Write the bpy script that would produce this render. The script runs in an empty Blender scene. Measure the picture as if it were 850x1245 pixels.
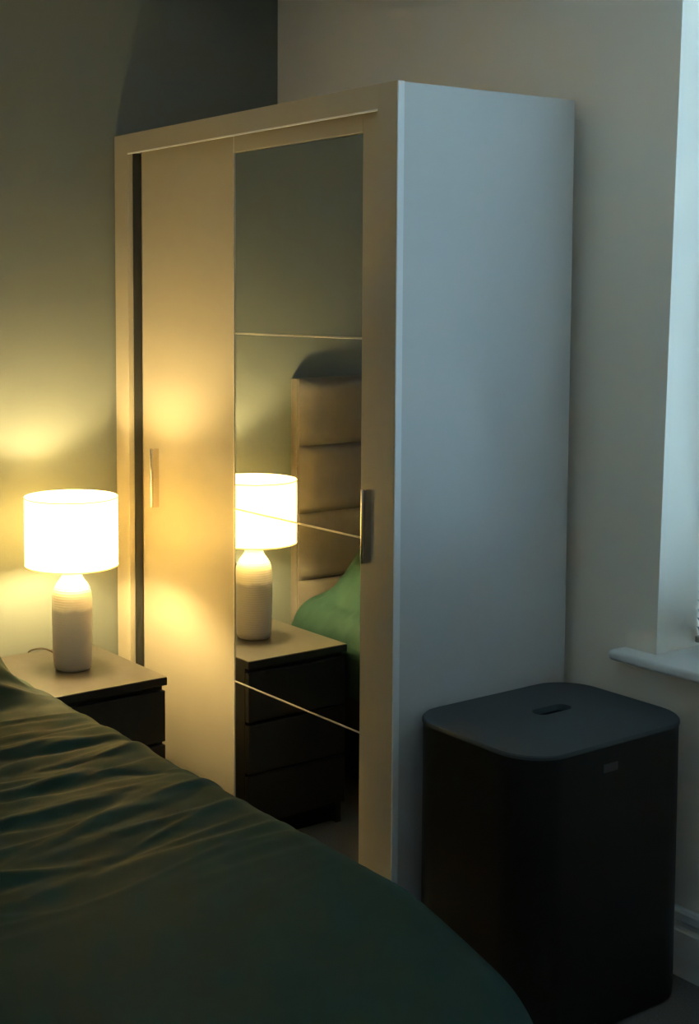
import bpy, bmesh, math
import numpy as np
from mathutils import Vector, Matrix

scene = bpy.context.scene
C = scene.collection

# ------------------------------------------------------------------ camera
# World: x = 0 is the dark green feature wall, y = 0 the beige window wall, z = 0 the floor (metres).
CAM = (3.5301, -2.6257, 1.5881)
YAW, PITCH, ROLL = 0.5762, 0.0771, -0.0031
FPX, PPX, PPY = 1644.25, 232.93, 485.08           # focal length and principal point in pixels of 850 x 1245
def make_camera():
    cy, sy, cp, sp = math.cos(YAW), math.sin(YAW), math.cos(PITCH), math.sin(PITCH)
    fw = Vector((-cy*cp, sy*cp, -sp)); r = Vector((sy, cy, 0)); up = r.cross(fw)
    c, s = math.cos(ROLL), math.sin(ROLL)
    r2 = c*r + s*up; u2 = -s*r + c*up
    cam = bpy.data.cameras.new('camera'); o = bpy.data.objects.new('camera', cam); C.objects.link(o)
    m = Matrix((r2, u2, -fw)).transposed().to_4x4(); m.translation = Vector(CAM)
    o.matrix_world = m
    cam.sensor_fit = 'VERTICAL'; cam.sensor_height = 24.0; cam.sensor_width = 24.0
    cam.lens = FPX/1245*24.0
    cam.shift_x = (425 - PPX)/1245; cam.shift_y = (PPY - 622.5)/1245
    cam.clip_start = .05; cam.clip_end = 60
    scene.camera = o
make_camera()

# ------------------------------------------------------------------ world, daylight, exposure
SKY_COL, SKY_STR = (0.50, 0.76, 1.0), 10.5
LAMP_COL, LAMP_STR = (1.0, 0.73, 0.31), 250.0
w = bpy.data.worlds.new('dusk_sky'); scene.world = w; w.use_nodes = True
bg = w.node_tree.nodes['Background']
bg.inputs[0].default_value = (*SKY_COL, 1); bg.inputs[1].default_value = SKY_STR
vs = scene.view_settings
vs.view_transform = 'Standard'; vs.look = 'None'; vs.gamma = 1.0; vs.use_curve_mapping = False
vs.exposure = 1.86
scene.cycles.max_bounces = 14; scene.cycles.diffuse_bounces = 8; scene.cycles.sample_clamp_indirect = 8.0

# the window opening in the y = 0 wall
WX0, WX0T, WX1, WZ0, WZ1, WT = 1.497, 1.5305, 2.75, .737, 2.38, .32
pl = bpy.data.lights.new('window_portal', 'AREA'); pl.shape = 'RECTANGLE'; pl.size = WX1-WX0+.02; pl.size_y = WZ1-WZ0+.02
pl.cycles.is_portal = True
po = bpy.data.objects.new('window_portal', pl); C.objects.link(po)
po.location = ((WX0+WX1)/2, WT+.01, (WZ0+WZ1)/2); po.rotation_euler = (-math.pi/2, 0, 0)

# ------------------------------------------------------------------ helpers
MATS = {}
def mat(name, col, rough=.5, metal=0.0, spec=.5, bump=0.0, bscale=200., mottle=0.0, mscale=6., sheen=0., coat=0.):
    m = bpy.data.materials.new(name); m.use_nodes = True; MATS[name] = m
    nt = m.node_tree; p = nt.nodes['Principled BSDF']
    p.inputs['Base Color'].default_value = (*col, 1); p.inputs['Roughness'].default_value = rough
    p.inputs['Metallic'].default_value = metal; p.inputs['Specular IOR Level'].default_value = spec
    p.inputs['Sheen Weight'].default_value = sheen; p.inputs['Coat Weight'].default_value = coat
    if bump or mottle:
        tc = nt.nodes.new('ShaderNodeTexCoord')
    if bump:
        n = nt.nodes.new('ShaderNodeTexNoise'); n.inputs['Scale'].default_value = bscale; n.inputs['Detail'].default_value = 3
        nt.links.new(tc.outputs['Object'], n.inputs['Vector'])
        b = nt.nodes.new('ShaderNodeBump'); b.inputs['Strength'].default_value = bump; b.inputs['Distance'].default_value = .002
        nt.links.new(n.outputs['Fac'], b.inputs['Height']); nt.links.new(b.outputs['Normal'], p.inputs['Normal'])
    if mottle:
        n = nt.nodes.new('ShaderNodeTexNoise'); n.inputs['Scale'].default_value = mscale; n.inputs['Detail'].default_value = 5
        nt.links.new(tc.outputs['Object'], n.inputs['Vector'])
        r = nt.nodes.new('ShaderNodeValToRGB')
        r.color_ramp.elements[0].position = .3; r.color_ramp.elements[1].position = .7
        r.color_ramp.elements[0].color = (*[c*(1-mottle) for c in col], 1)
        r.color_ramp.elements[1].color = (*[min(1, c*(1+mottle)) for c in col], 1)
        nt.links.new(n.outputs['Fac'], r.inputs['Fac']); nt.links.new(r.outputs['Color'], p.inputs['Base Color'])
    return m

def box(bm, x0, x1, y0, y1, z0, z1, bev=0.0, seg=2):
    r = bmesh.ops.create_cube(bm, size=1.0)
    vsx = r['verts']
    for v in vsx:
        v.co = Vector((x0+(v.co.x+.5)*(x1-x0), y0+(v.co.y+.5)*(y1-y0), z0+(v.co.z+.5)*(z1-z0)))
    if bev:
        ed = list({e for v in vsx for e in v.link_edges})
        bmesh.ops.bevel(bm, geom=ed, offset=bev, segments=seg, profile=.5, affect='EDGES')
    return bm

def obj(name, bm, m, parent=None, smooth=False, loc=None):
    me = bpy.data.meshes.new(name)
    bmesh.ops.recalc_face_normals(bm, faces=bm.faces[:])
    bm.to_mesh(me); bm.free()
    o = bpy.data.objects.new(name, me); C.objects.link(o)
    if m: me.materials.append(MATS[m] if isinstance(m, str) else m)
    if smooth:
        for p in me.polygons: p.use_smooth = True
    if parent:
        o.parent = parent
    if loc is not None: o.location = loc
    return o

def bobj(name, ext, m, parent=None, bev=0.0, seg=2):
    """a bevelled box part; ext in world coordinates, converted into the parents' frame"""
    off = Vector((0, 0, 0)); q = parent
    while q is not None:
        off += q.location; q = q.parent
    x0, x1, y0, y1, z0, z1 = ext
    bm = bmesh.new(); box(bm, x0-off.x, x1-off.x, y0-off.y, y1-off.y, z0-off.z, z1-off.z, bev, seg)
    return obj(name, bm, m, parent, smooth=False)

def empty(name, loc):
    o = bpy.data.objects.new(name, None); C.objects.link(o); o.location = loc; o.empty_display_size = .1
    return o

def tag(o, label, cat, group=None):
    o['label'] = label; o['category'] = cat
    if group: o['group'] = group
    return o

def struct(o, label=None):
    o['kind'] = 'structure'
    if label: o['label'] = label
    return o

def smooth_by_angle(o, ang=40):
    me = o.data
    for p in me.polygons: p.use_smooth = True
    bm = bmesh.new(); bm.from_mesh(me)
    for e in bm.edges:
        if len(e.link_faces) == 2 and e.calc_face_angle(0) > math.radians(ang): e.smooth = False
    bm.to_mesh(me); bm.free()

def lathe(profile, seg=48, close_bottom=True, close_top=False):
    bm = bmesh.new(); rings = []
    for r, z in profile:
        rings.append([bm.verts.new((r*math.cos(2*math.pi*k/seg), r*math.sin(2*math.pi*k/seg), z)) for k in range(seg)])
    for a, b in zip(rings[:-1], rings[1:]):
        for k in range(seg):
            bm.faces.new((a[k], a[(k+1) % seg], b[(k+1) % seg], b[k]))
    if close_bottom: bm.faces.new(rings[0][::-1])
    if close_top: bm.faces.new(rings[-1])
    return bm

def tube(pts, r, seg=8):
    bm = bmesh.new(); rings = []
    P = [Vector(p) for p in pts]
    for i, p in enumerate(P):
        t = (P[min(i+1, len(P)-1)] - P[max(i-1, 0)]).normalized()
        a = t.orthogonal().normalized() if i == 0 else (prev - t*prev.dot(t)).normalized()
        prev = a; b = t.cross(a)
        rings.append([bm.verts.new(p + r*(math.cos(2*math.pi*k/seg)*a + math.sin(2*math.pi*k/seg)*b)) for k in range(seg)])
    for a, b in zip(rings[:-1], rings[1:]):
        for k in range(seg): bm.faces.new((a[k], a[(k+1) % seg], b[(k+1) % seg], b[k]))
    bm.faces.new(rings[0][::-1]); bm.faces.new(rings[-1])
    return bm

def spline(pts, n=8):
    P = [Vector(p) for p in pts]; out = []
    for i in range(len(P)-1):
        p0, p1, p2, p3 = P[max(i-1, 0)], P[i], P[i+1], P[min(i+2, len(P)-1)]
        for k in range(n):
            t = k/n
            out.append(.5*((2*p1) + (p2-p0)*t + (2*p0-5*p1+4*p2-p3)*t*t + (3*p1-p0-3*p2+p3)*t**3))
    return out + [P[-1]]

def rrect(hx, hy, r, n=8):
    out = []
    for cx, cy, a0 in ((hx-r, hy-r, 0), (-hx+r, hy-r, 90), (-hx+r, -hy+r, 180), (hx-r, -hy+r, 270)):
        for k in range(n+1):
            a = math.radians(a0 + 90*k/n); out.append((cx + r*math.cos(a), cy + r*math.sin(a)))
    return out

_rng = np.random.RandomState(7)
_grid = _rng.rand(64, 64)
def vnoise(x, y):
    xi = np.floor(x).astype(int); yi = np.floor(y).astype(int); fx = x-xi; fy = y-yi
    fx = fx*fx*fx*(fx*(fx*6-15)+10); fy = fy*fy*fy*(fy*(fy*6-15)+10)
    g = lambda a, b: _grid[a % 64, b % 64]
    return (g(xi, yi)*(1-fx)+g(xi+1, yi)*fx)*(1-fy) + (g(xi, yi+1)*(1-fx)+g(xi+1, yi+1)*fx)*fy
def fbm(x, y, o=3):
    s = 0; a = .5
    for k in range(o):
        s = s + a*(vnoise(x*2**k+k*7.3, y*2**k+k*3.1)-.5); a *= .5
    return s

# ------------------------------------------------------------------ materials
mat('feature_paint', (.146, .166, .150), .62, spec=.35, bump=.12, bscale=260, mottle=.03, mscale=3)
mat('beige_paint', (.86, .785, .665), .6, spec=.3, bump=.1, bscale=260, mottle=.02, mscale=3)
mat('white_paint', (.89, .88, .85), .7, spec=.2, bump=.08)
mat('ceiling_paint', (.92, .915, .90), .8, spec=.2, bump=.08)
mat('carpet', (.14, .13, .115), .95, spec=.1, bump=.8, bscale=420, mottle=.25, mscale=240)
mat('white_gloss', (.72, .71, .68), .3, spec=.5, bump=.03, bscale=40)
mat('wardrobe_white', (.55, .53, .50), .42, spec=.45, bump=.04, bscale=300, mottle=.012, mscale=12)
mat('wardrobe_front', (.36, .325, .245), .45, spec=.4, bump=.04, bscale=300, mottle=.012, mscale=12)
mat('wardrobe_edge', (.74, .73, .70), .3, spec=.5, bump=.02, bscale=300)
mat('dark_matt', (.018, .02, .02), .6, bump=.2, bscale=500)
mat('mirror', (.80, .82, .79), .015, metal=1.0)
mat('trim_metal', (.55, .52, .46), .4, metal=.5, bump=.02)
mat('chrome', (.80, .74, .66), .16, metal=1.0, bump=.02, bscale=600)
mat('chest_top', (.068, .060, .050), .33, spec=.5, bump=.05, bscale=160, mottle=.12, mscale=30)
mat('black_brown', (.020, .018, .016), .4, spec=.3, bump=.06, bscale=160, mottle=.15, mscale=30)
mat('headboard_velvet', (.125, .112, .098), .85, spec=.15, sheen=.15, bump=.25, bscale=350, mottle=.12, mscale=9)
mat('base_fabric', (.02, .02, .022), .9, bump=.3, bscale=500)
mat('mattress_white', (.6, .6, .58), .9, bump=.2, bscale=300)
mat('duvet_green', (.0160, .0390, .0300), .68, spec=.06, sheen=0, bump=.15, bscale=700, mottle=.06, mscale=14)
mat('basket_black', (.006, .0065, .007), .45, spec=.28, bump=.15, bscale=900)
mat('basket_lid', (.046, .056, .059), .6, spec=.3, bump=.1, bscale=700)
mat('tag_grey', (.05, .047, .05), .45)
mat('blind_white', (.46, .47, .48), .45, spec=.4, bump=.02)
mat('blind_rail', (.35, .28, .22), .5, bump=.02)
mat('upvc', (.75, .77, .78), .3, bump=.02)
mat('cord_brown', (.05, .035, .02), .5, bump=.02)
mat('brass', (.75, .55, .25), .3, metal=1.0, bump=.02)

def pane_material():
    m = bpy.data.materials.new('window_glass'); m.use_nodes = True; MATS['window_glass'] = m
    nt = m.node_tree; nt.nodes.clear()
    o = nt.nodes.new('ShaderNodeOutputMaterial'); mx = nt.nodes.new('ShaderNodeMixShader')
    t = nt.nodes.new('ShaderNodeBsdfTransparent'); g = nt.nodes.new('ShaderNodeBsdfGlossy'); g.inputs['Roughness'].default_value = .02
    t.inputs[0].default_value = (.93, .96, .95, 1)
    f = nt.nodes.new('ShaderNodeFresnel'); f.inputs['IOR'].default_value = 1.45
    nt.links.new(f.outputs[0], mx.inputs[0]); nt.links.new(t.outputs[0], mx.inputs[1]); nt.links.new(g.outputs[0], mx.inputs[2])
    nt.links.new(mx.outputs[0], o.inputs[0])
pane_material()

def shade_material():
    m = bpy.data.materials.new('shade_fabric'); m.use_nodes = True; MATS['shade_fabric'] = m
    nt = m.node_tree; nt.nodes.clear()
    o = nt.nodes.new('ShaderNodeOutputMaterial'); mx = nt.nodes.new('ShaderNodeMixShader'); mx.inputs[0].default_value = .38
    t = nt.nodes.new('ShaderNodeBsdfTranslucent'); t.inputs[0].default_value = (.88, .74, .42, 1)
    d = nt.nodes.new('ShaderNodeBsdfDiffuse'); d.inputs[0].default_value = (.85, .80, .68, 1)
    tc = nt.nodes.new('ShaderNodeTexCoord'); n = nt.nodes.new('ShaderNodeTexNoise'); n.inputs['Scale'].default_value = 400
    b = nt.nodes.new('ShaderNodeBump'); b.inputs['Strength'].default_value = .1; b.inputs['Distance'].default_value = .001
    nt.links.new(tc.outputs['Object'], n.inputs['Vector']); nt.links.new(n.outputs['Fac'], b.inputs['Height']); nt.links.new(b.outputs[0], d.inputs['Normal'])
    nt.links.new(d.outputs[0], mx.inputs[1]); nt.links.new(t.outputs[0], mx.inputs[2]); nt.links.new(mx.outputs[0], o.inputs[0])
shade_material()

def bulb_material():
    m = bpy.data.materials.new('bulb_glow'); m.use_nodes = True; MATS['bulb_glow'] = m
    nt = m.node_tree; nt.nodes.clear()
    o = nt.nodes.new('ShaderNodeOutputMaterial'); e = nt.nodes.new('ShaderNodeEmission')
    e.inputs[0].default_value = (*LAMP_COL, 1); e.inputs[1].default_value = LAMP_STR
    nt.links.new(e.outputs[0], o.inputs[0])
bulb_material()

def ceramic_material():
    """two-glaze stoneware: cream upper glaze over a grey lower body, fine throwing rings"""
    m = mat('ceramic', (.6, .55, .45), .38, spec=.5)
    nt = m.node_tree; p = nt.nodes['Principled BSDF']
    tc = nt.nodes.new('ShaderNodeTexCoord'); sx = nt.nodes.new('ShaderNodeSeparateXYZ')
    n = nt.nodes.new('ShaderNodeTexNoise'); n.inputs['Scale'].default_value = 25; n.inputs['Detail'].default_value = 6
    ad = nt.nodes.new('ShaderNodeMath'); ad.operation = 'MULTIPLY_ADD'; ad.inputs[1].default_value = .02
    r = nt.nodes.new('ShaderNodeValToRGB')
    e = r.color_ramp.elements; e[0].position = .178; e[0].color = (.36, .33, .31, 1); e[1].position = .188; e[1].color = (.66, .60, .48, 1)
    nt.links.new(tc.outputs['Object'], sx.inputs[0]); nt.links.new(tc.outputs['Object'], n.inputs['Vector'])
    nt.links.new(n.outputs['Fac'], ad.inputs[0]); nt.links.new(sx.outputs['Z'], ad.inputs[2]); nt.links.new(ad.outputs[0], r.inputs['Fac'])
    nt.links.new(r.outputs['Color'], p.inputs['Base Color'])
    wv = nt.nodes.new('ShaderNodeTexWave'); wv.wave_type = 'BANDS'; wv.bands_direction = 'Z'; wv.inputs['Scale'].default_value = 45; wv.inputs['Distortion'].default_value = .6
    nt.links.new(tc.outputs['Object'], wv.inputs['Vector'])
    b = nt.nodes.new('ShaderNodeBump'); b.inputs['Strength'].default_value = .35; b.inputs['Distance'].default_value = .001
    nt.links.new(wv.outputs['Fac'], b.inputs['Height']); nt.links.new(b.outputs[0], p.inputs['Normal'])
ceramic_material()

# ------------------------------------------------------------------ the room
RX, RY, RZ = 3.85, -3.3, 2.57
struct(bobj('floor', (-.3, RX+.2, RY-.2, .0, -.12, 0), 'carpet'))
struct(bobj('ceiling', (-.3, RX+.2, RY-.2, WT, RZ, RZ+.12), 'ceiling_paint'))
struct(bobj('wall_left', (-.25, 0, RY-.2, 0, -.0, RZ), 'feature_paint'))
struct(bobj('wall_back', (RX, RX+.2, RY-.2, 0, 0, RZ), 'white_paint'))
struct(bobj('wall_front', (0, RX, RY-.2, RY, 0, RZ), 'white_paint'))

def prism(bm, poly, y0, y1):
    a = [bm.verts.new((x, y0, z)) for x, z in poly]; b = [bm.verts.new((x, y1, z)) for x, z in poly]
    n = len(poly); bm.faces.new(a); bm.faces.new(b[::-1])
    for k in range(n): bm.faces.new((a[k], b[k], b[(k+1) % n], a[(k+1) % n]))
bm = bmesh.new()
prism(bm, [(-.25, 0), (WX0, 0), (WX0, WZ0-.025), (WX0T, WZ1), (WX0T, RZ), (-.25, RZ)], 0, WT)
prism(bm, [(WX1, 0), (RX+.2, 0), (RX+.2, RZ), (WX1, RZ)], 0, WT)
prism(bm, [(WX0, 0), (WX1, 0), (WX1, WZ0-.025), (WX0, WZ0-.025)], 0, WT)
prism(bm, [(WX0T, WZ1), (WX1, WZ1), (WX1, RZ), (WX0T, RZ)], 0, WT)
struct(obj('wall_right', bm, 'beige_paint'))

# skirting: profile (out from the wall, height)
SK = [(0, 0), (.022, 0), (.022, .108), (.019, .112), (.010, .116), (.010, .124), (.017, .128), (.019, .134), (.017, .15), (.011, .157), (0, .158)]
def skirt(name, a, b, out):
    bm = bmesh.new(); rings = []
    for p in (a, b):
        rings.append([bm.verts.new((p[0]+out[0]*d, p[1]+out[1]*d, h)) for d, h in SK])
    n = len(SK)
    for k in range(n): bm.faces.new((rings[0][k], rings[0][(k+1) % n], rings[1][(k+1) % n], rings[1][k]))
    bm.faces.new(rings[0]); bm.faces.new(rings[1][::-1])
    o = obj(name, bm, 'white_gloss'); return struct(o)
skirt('baseboard_right', (1.275, 0), (RX, 0), (0, -1))
skirt('baseboard_left', (0, RY), (0, -2.85), (1, 0))
skirt('baseboard_back', (RX, RY), (RX, -.022), (-1, 0))
skirt('baseboard_front', (.022, RY), (RX-.022, RY), (0, 1))

# window: frame, mullion, transom, panes; sill
win = struct(empty('window_1', ((WX0+WX1)/2, .2, WZ0)))
FY0, FY1 = .20, .27
def wpart(n, e, m='upvc', bev=.004, par=None): return bobj(n, e, m, par or win, bev)
wpart('frame_jamb', (WX0-.0, WX0+.085, FY0, FY1, WZ0, WZ1)); wpart('frame_jamb', (WX1-.065, WX1, FY0, FY1, WZ0, WZ1))
wpart('frame_rail', (WX0+.085, WX1-.065, FY0, FY1, WZ0, WZ0+.065)); wpart('frame_rail', (WX0+.085, WX1-.065, FY0, FY1, WZ1-.065, WZ1))
xm = (WX0+WX1)/2+.01
wpart('mullion', (xm-.035, xm+.035, FY0, FY1, WZ0+.065, WZ1-.065))
for xa, xb in ((WX0+.085, xm-.035), (xm+.035, WX1-.065)):
    wpart('pane', (xa, xb, .232, .238, WZ0+.065, WZ1-.065), 'window_glass', 0)
sill_bm = bmesh.new()
wlx, wly = win.location.x, win.location.y
plan = [(1.40, -.056), (2.85, -.056), (2.85, -.0005), (WX1, -.0005), (WX1, .20), (WX0, .20), (WX0, -.0005), (1.40, -.0005)]
lo = [sill_bm.verts.new((x-wlx, y-wly, -.025)) for x, y in plan]; hi = [sill_bm.verts.new((x-wlx, y-wly, 0)) for x, y in plan]
sill_bm.faces.new(lo[::-1]); sill_bm.faces.new(hi)
for k in range(8): sill_bm.faces.new((lo[k], lo[(k+1) % 8], hi[(k+1) % 8], hi[k]))
fe = [e for e in sill_bm.edges if all(v.co.y+wly < -.05 for v in e.verts) or (all(v.co.y+wly < 0 for v in e.verts) and abs(e.verts[0].co.y-e.verts[1].co.y) > .01)]
bmesh.ops.bevel(sill_bm, geom=fe, offset=.010, segments=4, profile=.5, affect='EDGES')
s = obj('window_sill', sill_bm, 'white_gloss', win); smooth_by_angle(s, 50)

# ------------------------------------------------------------------ venetian blind in the reveal
bl = tag(empty('venetian_blind', ((WX0T+WX1)/2, .148, WZ0+.01)), 'pale slatted venetian blind hanging in the window recess above the white sill', 'blind')
BX0, BX1 = WX0T+.006, WX1-.006
bobj('headrail', (BX0, BX1, .125, .170, WZ1-.04, WZ1-.002), 'blind_white', bl, .002)
bobj('bottom_rail', (WX0+.006, BX1, .135, .160, WZ0+.012, WZ0+.028), 'blind_rail', bl, .003)
def slat_mesh(x0, x1):
    bm = bmesh.new(); n = 6; half = .0125; rows = []
    for j in range(n+1):
        t = -1+2*j/n; a = t*half; c = .0016*(1-t*t)
        rows.append([(a, c+.0003), (a, c-.0003)])
    ti = math.radians(-57)            # room-side edge raised
    def P(x, a, c): return (x, a*math.cos(ti)-c*math.sin(ti), a*math.sin(ti)+c*math.cos(ti))
    ringA = [r[0] for r in rows] + [r[1] for r in rows[::-1]]
    A = [bm.verts.new(P(x0, *q)) for q in ringA]; B = [bm.verts.new(P(x1, *q)) for q in ringA]
    m = len(ringA)
    for k in range(m): bm.faces.new((A[k], A[(k+1) % m], B[(k+1) % m], B[k]))
    bm.faces.new(A[::-1]); bm.faces.new(B)
    return bm
first = None; z = WZ0+.040
cxb = bl.location.x
while z < WZ1-.05:
    f = (z-WZ0)/(WZ1-WZ0); xl = WX0+(WX0T-WX0)*f+.005
    if first is None:
        first = obj('slat', slat_mesh(-(BX1-WX0-.005)/2, (BX1-WX0-.005)/2), 'blind_white', bl); o = first
    else:
        o = first.copy(); C.objects.link(o); o.parent = bl
    o.scale.x = (BX1-xl)/(BX1-WX0-.005)
    o.location = ((BX1+xl)/2-cxb, 0, z-bl.location.z)
    z += .0215
for x in (1.72, 2.12, 2.55):
    obj('ladder_cord', tube([(x-cxb, -.012, .01), (x-cxb, -.012, WZ1-.04-bl.location.z)], .0009, 5), 'blind_white', bl)

# ------------------------------------------------------------------ wardrobe
W, D, H, GB = 1.2597, .6087, 2.0545, .041
wr = tag(empty('sliding_wardrobe', (W/2, -(D+GB)/2, 0)), 'tall off-white two-door sliding wardrobe with a mirrored right door, in the corner', 'wardrobe')
Fy = -D                                     # front plane
wb = lambda n, e, m='wardrobe_white', bev=.0015, par=None: bobj(n, e, m, par or wr, bev)
wb('side_panel', (.012, .034, Fy+.019, -GB, 0, H-.001)); wb('side_panel', (W-.024, W-.002, Fy+.019, -GB, 0, H-.001))
wb('top_panel', (.034, W-.024, Fy+.019, -GB, H-.025, H-.003)); wb('bottom_panel', (.034, W-.024, Fy+.10, -GB, .05, .07))
wb('back_panel', (.034, W-.024, -GB-.006, -GB, .07, H-.025))
RZ0 = 2.0
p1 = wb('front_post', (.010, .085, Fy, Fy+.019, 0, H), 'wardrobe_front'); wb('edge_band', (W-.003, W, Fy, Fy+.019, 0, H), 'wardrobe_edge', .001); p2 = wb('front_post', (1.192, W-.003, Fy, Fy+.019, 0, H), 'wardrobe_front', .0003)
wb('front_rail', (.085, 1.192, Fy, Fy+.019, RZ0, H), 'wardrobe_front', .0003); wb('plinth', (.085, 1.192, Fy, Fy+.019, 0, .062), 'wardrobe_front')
wb('post_return', (.034, .085, Fy+.019, Fy+.10, .07, H-.025)); wb('post_return', (1.192, W-.024, Fy+.019, Fy+.10, .07, H-.025))
wb('dark_strip', (.085, .088, Fy+.018, Fy+.0455, .062, RZ0), 'dark_matt', .0008)  # thin dark strip along the inner face of the left post
wb('rail_lip', (.085, 1.192, Fy+.0, Fy+.006, RZ0-.004, RZ0), 'wardrobe_edge', .001)
wb('track', (.085, 1.192, Fy+.068, Fy+.085, H-.06, H-.025), 'dark_matt', 0)
# doors: the plain one runs behind the mirrored one
d1 = empty('door', (.36, Fy+.055, .066)); d1.parent = wr; d1.location = Vector((.36, Fy+.055, .066))-wr.location
d1['label'] = 'plain off-white sliding door panel'
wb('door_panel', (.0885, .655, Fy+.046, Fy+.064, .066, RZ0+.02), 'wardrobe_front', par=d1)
def handle(par, x0, y1, z0, z1):
    bm = bmesh.new(); off = Vector((0, 0, 0)); q = par
    while q is not None: off += q.location; q = q.parent
    box(bm, x0-off.x, x0+.009-off.x, y1-.028-off.y, y1-.018-off.y, z0-off.z, z1-off.z, .0042, 4)
    box(bm, x0+.002-off.x, x0+.0075-off.x, y1-.020-off.y, y1+.001-off.y, z0+.001-off.z, z1-.001-off.z, .0006)
    h = obj('handle', bm, 'chrome', par); smooth_by_angle(h, 50); h['label'] = 'slim polished bar handle'; return h
handle(d1, .171, Fy+.046, .965, 1.140)
d2 = empty('door', (.89, Fy+.034, .066)); d2.parent = wr; d2.location = Vector((.89, Fy+.034, .066))-wr.location
d2['label'] = 'mirrored sliding door in four panes'
XM0, XM1, YM = .5918, 1.1106, Fy+.030
wb('door_panel', (.586, 1.191, YM+.0042, YM+.0135, .066, RZ0+.02), par=d2)
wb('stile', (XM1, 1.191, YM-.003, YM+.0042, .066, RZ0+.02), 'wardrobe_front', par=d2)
wb('edge_trim', (.586, XM0, YM-.002, YM+.0042, .066, RZ0+.02), 'trim_metal', .0008, d2)
wb('stile', (XM0, XM1, YM-.003, YM+.0042, 1.9576, RZ0+.02), 'wardrobe_front', par=d2)
zl = [.079, .5477, 1.0166, 1.4854, 1.9576]
for a, b in zip(zl[:-1], zl[1:]):
    g = .0025
    pn = wb('mirror_pane', (XM0+.0003, XM1-.0003, YM, YM+.004, a+g, b-g), 'mirror', 0, d2)
for zz in zl[1:4]:
    wb('divider_strip', (XM0, XM1, YM-.0015, YM+.0042, zz-.0020, zz+.0020), 'trim_metal', .0006, d2)
handle(d2, 1.141, YM-.003, .963, 1.138)

# ------------------------------------------------------------------ bedside chest
CD, CY1, CY0, CH, CX0 = .4626, -.7142, -1.0752, .55, .025
ns = tag(empty('bedside_chest', ((CD+CX0)/2, (CY0+CY1)/2, 0)), 'black-brown three-drawer bedside chest between the bed and the wardrobe', 'nightstand')
nb = lambda n, e, bev=.0012: bobj(n, e, 'black_brown', ns, bev)
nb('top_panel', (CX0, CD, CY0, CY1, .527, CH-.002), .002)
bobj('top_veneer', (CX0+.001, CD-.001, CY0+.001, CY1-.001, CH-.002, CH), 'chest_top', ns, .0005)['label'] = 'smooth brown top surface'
nb('side_panel', (CX0, CD-.022, CY0+.003, CY0+.022, .0, .527)); nb('side_panel', (CX0, CD-.022, CY1-.022, CY1-.003, .0, .527))
nb('back_panel', (CX0, CX0+.008, CY0+.022, CY1-.022, .02, .527)); nb('plinth', (CD-.06, CD-.044, CY0+.022, CY1-.022, 0, .055))
nb('front_rail', (CD-.04, CD-.024, CY0+.022, CY1-.022, .49, .527))
zt = .512
for k in range(3):
    nb('drawer_front', (CD-.022, CD-.004, CY0+.004, CY1-.004, zt-.142, zt), .002); zt -= .151

# ------------------------------------------------------------------ table lamp
LX, LY = .245, -.889
lm = tag(empty('table_lamp', (LX, LY, CH)), 'lit table lamp with white drum shade and two-tone ceramic base on the chest', 'lamp')
prof = [(.040, 0), (.047, .002), (.0525, .010), (.0545, .03), (.0555, .08), (.0562, .14), (.0562, .178), (.0558, .20), (.0538, .216), (.049, .230), (.042, .242), (.034, .252), (.0285, .262), (.0265, .272), (.0265, .283)]
b = obj('ceramic_base', lathe(prof, 64, True, True), 'ceramic', lm); smooth_by_angle(b, 45); b['label'] = 'ribbed bottle-shaped stoneware base, cream above grey'
sm_ = obj('lamp_socket', lathe([(.016, .283), (.016, .30), (.0135, .301), (.0135, .335)], 24, True, True), 'brass', lm); smooth_by_angle(sm_)
bz = .378
bp = [(.013, .335), (.0145, .345)] + [(.030*math.sin(a), bz-.030*math.cos(a)) for a in np.linspace(.75, math.pi-.02, 14)]
bu = obj('bulb', lathe(bp, 24, False, False), 'bulb_glow', lm, smooth=True)
SZ0, SZ1, SR = .294, .483, .129
sh = obj('lamp_shade', lathe([(SR, SZ0+(SZ1-SZ0)*k/6) for k in range(7)], 96, False, False), 'shade_fabric', lm, smooth=True)
sh['label'] = 'white fabric drum shade, glowing'
def ring(r, z, t, name, par):
    bm = bmesh.new(); n = 96; rr = []
    for k in range(n):
        a = 2*math.pi*k/n
        rr.append([bm.verts.new(((r+t*math.cos(q))*math.cos(a), (r+t*math.cos(q))*math.sin(a), z+1.6*t*math.sin(q))) for q in np.linspace(0, 2*math.pi, 7)[:-1]])
    for k in range(n):
        for j in range(6): bm.faces.new((rr[k][j], rr[(k+1) % n][j], rr[(k+1) % n][(j+1) % 6], rr[k][(j+1) % 6]))
    return obj(name, bm, 'shade_fabric', par, smooth=True)
ring(SR, SZ0, .0012, 'shade_rim', sh); ring(SR, SZ1, .0012, 'shade_rim', sh)
bm = bmesh.new()
for k in range(3):
    a = 2*math.pi*k/3+.4
    t = tube([(.016*math.cos(a), .016*math.sin(a), .312), (.09*math.cos(a), .09*math.sin(a), .309), (SR*math.cos(a), SR*math.sin(a), SZ0+.002)], .0013, 6)
    me = bpy.data.meshes.new('t'); t.to_mesh(me); t.free(); bm.from_mesh(me); bpy.data.meshes.remove(me)
obj('shade_carrier', bm, 'brass', sh)
cp = spline([(-.05, .0, .010), (-.10, .012, .005), (-.155, .022, .006), (-.190, .010, .012), (-.208, -.012, .010), (-.228, -.022, .0), (-.2335, -.024, -.012), (-.234, -.024, -.022)], 8)
obj('cord', tube(cp, .0028, 8), 'cord_brown', lm, smooth=True)

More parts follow.
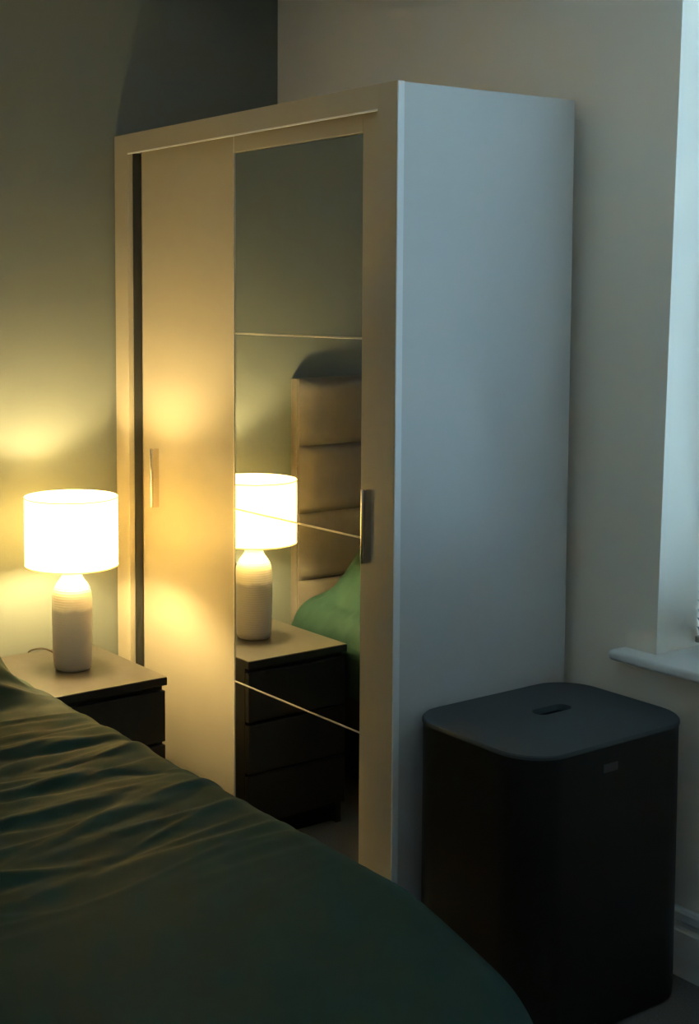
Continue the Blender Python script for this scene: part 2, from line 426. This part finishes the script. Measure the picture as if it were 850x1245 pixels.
# ------------------------------------------------------------------ bed: headboard, divan, mattress, pillow, duvet
HY0, HY1, HZ, HT = -2.76, -1.211, 1.318, .058
BYC = (HY0+HY1)/2
bed = tag(empty('bed', (1.1, BYC, 0)), 'double bed with a tall taupe channel-padded headboard, seen in the mirror', 'bed')
hb = bobj('headboard', (.004, .036, HY0, HY1, .12, HZ-.004), 'headboard_velvet', bed, .004)
hb['label'] = 'taupe velvet headboard with horizontal channels'
def pad_mesh(wy, hz, t, edge=.022):
    """a padded channel: flat back at x = 0, bulging front"""
    bm = bmesh.new(); ny, nz = 40, 12; V = {}
    for i in range(ny+1):
        for j in range(nz+1):
            y = -wy/2+wy*i/ny; zz = -hz/2+hz*j/nz
            dy = min(y+wy/2, wy/2-y); dz = min(zz+hz/2, hz/2-zz)
            e = min(1, dy/edge)*1.0; f = min(1, dz/(edge*1.2))
            b = math.sqrt(max(0, 1-(1-e)**2))*math.sqrt(max(0, 1-(1-f)**2))
            V[i, j] = bm.verts.new((.004+t*b, y, zz))
    for i in range(ny):
        for j in range(nz): bm.faces.new((V[i, j], V[i+1, j], V[i+1, j+1], V[i, j+1]))
    rim = [V[i, 0] for i in range(ny+1)] + [V[ny, j] for j in range(1, nz+1)] + [V[i, nz] for i in range(ny-1, -1, -1)] + [V[0, j] for j in range(nz-1, 0, -1)]
    back = [bm.verts.new((0, v.co.y, v.co.z)) for v in rim]
    n = len(rim)
    for k in range(n): bm.faces.new((rim[k], back[k], back[(k+1) % n], rim[(k+1) % n]))
    bm.faces.new(back)
    return bm
ph = .2225; pz = HZ-.004
first = None
while pz-ph > .15:
    if first is None:
        first = obj('padded_channel', pad_mesh(HY1-HY0-.012, ph-.002, .020), 'headboard_velvet', hb, smooth=True); o = first
        smooth_by_angle(first, 60)
    else:
        o = first.copy(); C.objects.link(o); o.parent = hb
    o.location = Vector((.036, BYC, pz-ph/2)) - bed.location - hb.location
    pz -= ph
MX0, MX1, MY0, MY1 = .066, 2.16, HY0+.03, HY1-.03
bobj('divan_base', (MX0, MX1, MY0+.01, MY1-.01, .05, .34), 'base_fabric', bed, .01)
for x in (.2, 2.0):
    for y in (MY0+.15, MY1-.15):
        o = obj('foot', lathe([(.02, 0), (.024, .02), (.024, .05)], 20, True, True), 'base_fabric', bed, loc=Vector((x, y, 0))-bed.location)
mt = bobj('mattress', (MX0, MX1, MY0, MY1, .34, .56), 'mattress_white', bed, .04, 4)
for p in mt.data.polygons: p.use_smooth = True

def duvet():
    TOP, R, r = .615, .30, .10                        # top height, plan corner radius, edge roll radius
    x0, x1, y0, y1 = .165, 2.45, -2.86, -1.092         # outer silhouette on plan
    na, nb = 420, 380
    drop = .20
    # cloth coordinates; the cloth runs past the silhouette by the drop at the two sides and at the foot
    a = np.linspace(x0, x1+drop, na)[:, None] + np.zeros((1, nb)); bcoord = np.linspace(y0-drop, y1+drop, nb)[None, :] + np.zeros((na, 1))
    ix1, iy0, iy1 = x1-R, y0+R, y1-R
    cx = np.minimum(a, ix1); cy = np.clip(bcoord, iy0, iy1)
    ox, oy = a-cx, bcoord-cy
    d = np.hypot(ox, oy); dd = np.maximum(d, 1e-6); ux, uy = ox/dd, oy/dd
    flat = R-r
    arc = np.clip((d-flat)/r, 0, math.pi/2)
    out = np.minimum(d, flat) + r*np.sin(arc)
    hang = np.maximum(0, d-flat-r*math.pi/2)
    lim = np.minimum(hang, drop)
    zz = TOP - r*(1-np.cos(arc)) - lim
    out = out - .10*lim
    X = cx+ux*out; Y = cy+uy*out; Z = zz
    # puff: a little crown across the bed
    crown = .02*np.clip(1-((bcoord-BYC)/.85)**2, 0, 1)
    Z = Z + crown
    # creases: single strokes that run across the bed, tightest near the head, dying out towards the foot
    fade = np.clip((2.0-a)/.7, 0, 1); fade = fade*fade*(3-2*fade)
    head = np.clip((.70-a)/.45, 0, 1)
    rg = np.random.RandomState(21)
    Zd = np.zeros_like(a)
    wa = a + .035*fbm(a*3+5, bcoord*3+1, 2); wb_ = bcoord + .05*fbm(a*3+9, bcoord*3+4, 2)
    for k in range(135):
        px = .25 + 1.55*rg.rand()**1.15; py = -2.2 + 1.15*rg.rand()**.8
        ang = rg.normal(-.15, .17); L = rg.uniform(.14, .55); sg = rg.uniform(.006, .020); cv = rg.normal(0, .35)
        am = rg.uniform(.0035, .0105)*(1 if rg.rand() < .68 else -.8)*(.6+.4*sg/.024)
        dx, dy = wa-px, wb_-py
        sl = dx*math.sin(ang)+dy*math.cos(ang); tl = dx*math.cos(ang)-dy*math.sin(ang)-cv*sl*sl
        win_ = np.clip(1-(sl/L)**2, 0, 1)**1.5
        tt = tl/sg
        Zd += am*win_*np.exp(-np.where(tt > 0, tt*.75, tt*1.5)**2)
    for k in range(26):
        px = .45 + 1.2*rg.rand(); py = -1.95 + .75*rg.rand(); ang = rg.normal(-.22, .2); L = rg.uniform(.25, .6); sg = rg.uniform(.022, .040); cv = rg.normal(0, .3)
        dx, dy = wa-px, wb_-py
        sl = dx*math.sin(ang)+dy*math.cos(ang); tl = dx*math.cos(ang)-dy*math.sin(ang)-cv*sl*sl
        tt = tl/sg
        Zd += rg.uniform(.005, .012)*np.clip(1-(sl/L)**2, 0, 1)**1.5*np.exp(-np.where(tt > 0, tt*.7, tt*1.9)**2)
    Zd = Zd*fade
    f3 = fbm(a*16, bcoord*9, 3); big = fbm(a*1.6+3, bcoord*1.3+8, 2)
    Zd = Zd + .006*f3*fade + .016*big*np.clip(fade+.3, 0, 1) + head*(.060*fbm(a*13+1, bcoord*10+4, 3)+.008)
    topw = np.cos(arc)
    Zd = Zd*(1-.55*np.clip((bcoord+1.36)/.2, 0, 1))        # the edge itself is pulled straight
    Z = Z + Zd*(.35+.65*topw)
    X = X + ux*Zd*.8*(1-topw); Y = Y + uy*Zd*.8*(1-topw)
    # ripple along the hanging hem
    hem = np.clip(lim/drop, 0, 1)
    s = a*np.abs(uy)+bcoord*np.abs(ux)
    rip = .006*np.sin(s*38+2*np.sin(s*7))*hem
    X += ux*rip; Y += uy*rip
    # the cover narrows towards the foot on the wardrobe side
    side = np.clip((bcoord-BYC)/.75, 0, 1)
    over = np.maximum(0, X-1.86); over = over*over/(over+.06)
    Y -= .30*over*side
    # pillows under the cover lift the head end
    sstep = lambda t: np.clip(t, 0, 1)**2*(3-2*np.clip(t, 0, 1))
    hump = sstep((a-.13)/.24)*sstep((.72-a)/.34)*sstep((-1.165-bcoord)/.17)
    Z += hump*(.315 + .05*fbm(a*5, bcoord*5+2, 3))
    Y = np.where(X < .55, np.minimum(Y, -1.082), Y)
    verts = np.stack([X, Y, Z], -1).reshape(-1, 3)
    faces = [(i*nb+j, (i+1)*nb+j, (i+1)*nb+j+1, i*nb+j+1) for i in range(na-1) for j in range(nb-1)]
    me = bpy.data.meshes.new('duvet'); me.from_pydata(verts.tolist(), [], faces); me.update()
    me.materials.append(MATS['duvet_green'])
    for p in me.polygons: p.use_smooth = True
    o = bpy.data.objects.new('duvet', me); C.objects.link(o)
    md = o.modifiers.new('thickness', 'SOLIDIFY'); md.thickness = .02; md.offset = -1
    return tag(o, 'dark emerald green creased duvet spread over the bed in the foreground', 'duvet')
duvet()

# ------------------------------------------------------------------ laundry basket
BKX0, BKX1, BKY0, BKY1, BKH = 1.277, 1.662, -.590, -.060, .645
bcx, bcy = (BKX0+BKX1)/2, (BKY0+BKY1)/2
bk = tag(empty('laundry_basket', (bcx, bcy, 0)), 'tall black lidded laundry basket standing beside the wardrobe under the window sill', 'laundry basket')
def rr_solid(levels, n=10, hole=None):
    bm = bmesh.new(); rings = []
    for hx, hy, r, z in levels:
        rings.append([bm.verts.new((x, y, z)) for x, y in rrect(hx, hy, r, n)])
    m = len(rings[0])
    for a, b in zip(rings[:-1], rings[1:]):
        for k in range(m): bm.faces.new((a[k], a[(k+1) % m], b[(k+1) % m], b[k]))
    bm.faces.new(rings[0][::-1])
    return bm, rings[-1]
hx, hy = (BKX1-BKX0)/2, (BKY1-BKY0)/2
lev = [(hx-.010, hy-.010, .088, .0), (hx-.004, hy-.004, .092, .006), (hx-.002, hy-.002, .095, .03), (hx-.0015, hy-.0015, .096, .3), (hx-.002, hy-.002, .096, .630)]
lev += [(hx-.012, hy-.012, .086, .630), (hx-.012, hy-.012, .086, .25)]
bm, top = rr_solid(lev); bm.faces.new(top)
o = obj('basket_body', bm, 'basket_black', bk); smooth_by_angle(o, 40)
# lid: slightly domed slab with a finger slot cut through it
HOX, HOY, HHX, HHY = -.022, .028, .021, .055                    # slot centre and half sizes
bm = bmesh.new()
outer = rrect(hx, hy, .098, 10); slot = rrect(HHX, HHY, .0205, 10)
z0, z1 = .630, .639
def loop(pts, z): return [bm.verts.new((x, y, z)) for x, y in pts]
A = loop(outer, z0); B = loop(outer, z1-.003); B2 = loop([(x*(1-.002/hx), y*(1-.002/hy)) for x, y in outer], z1)
m = len(outer)
mids = []
for t in (.33, .66):
    mids.append([bm.verts.new((ox_*(1-t)+(sx_+HOX)*t, oy_*(1-t)+(sy_+HOY)*t, z1+.005*math.sin(t*math.pi/2))) for (ox_, oy_), (sx_, sy_) in zip(outer, slot)])
S = loop([(x+HOX, y+HOY) for x, y in slot], z1+.005); S2 = loop([(x*.93+HOX, y*.97+HOY) for x, y in slot], z1+.001)
S3 = loop([(x*.93+HOX, y*.97+HOY) for x, y in slot], z1-.0085)
seq = [A, B, B2] + mids + [S, S2, S3]
for a, b in zip(seq[:-1], seq[1:]):
    for k in range(m): bm.faces.new((a[k], a[(k+1) % m], b[(k+1) % m], b[k]))
o = obj('lid', bm, 'basket_lid', bk); smooth_by_angle(o, 35); o['label'] = 'slate grey lid with an oval finger slot'
bobj('brand_tag', (BKX1-.003, BKX1-.0005, -.372, -.328, .574, .592), 'tag_grey', bk, .0006)['label'] = 'small grey fabric tag'
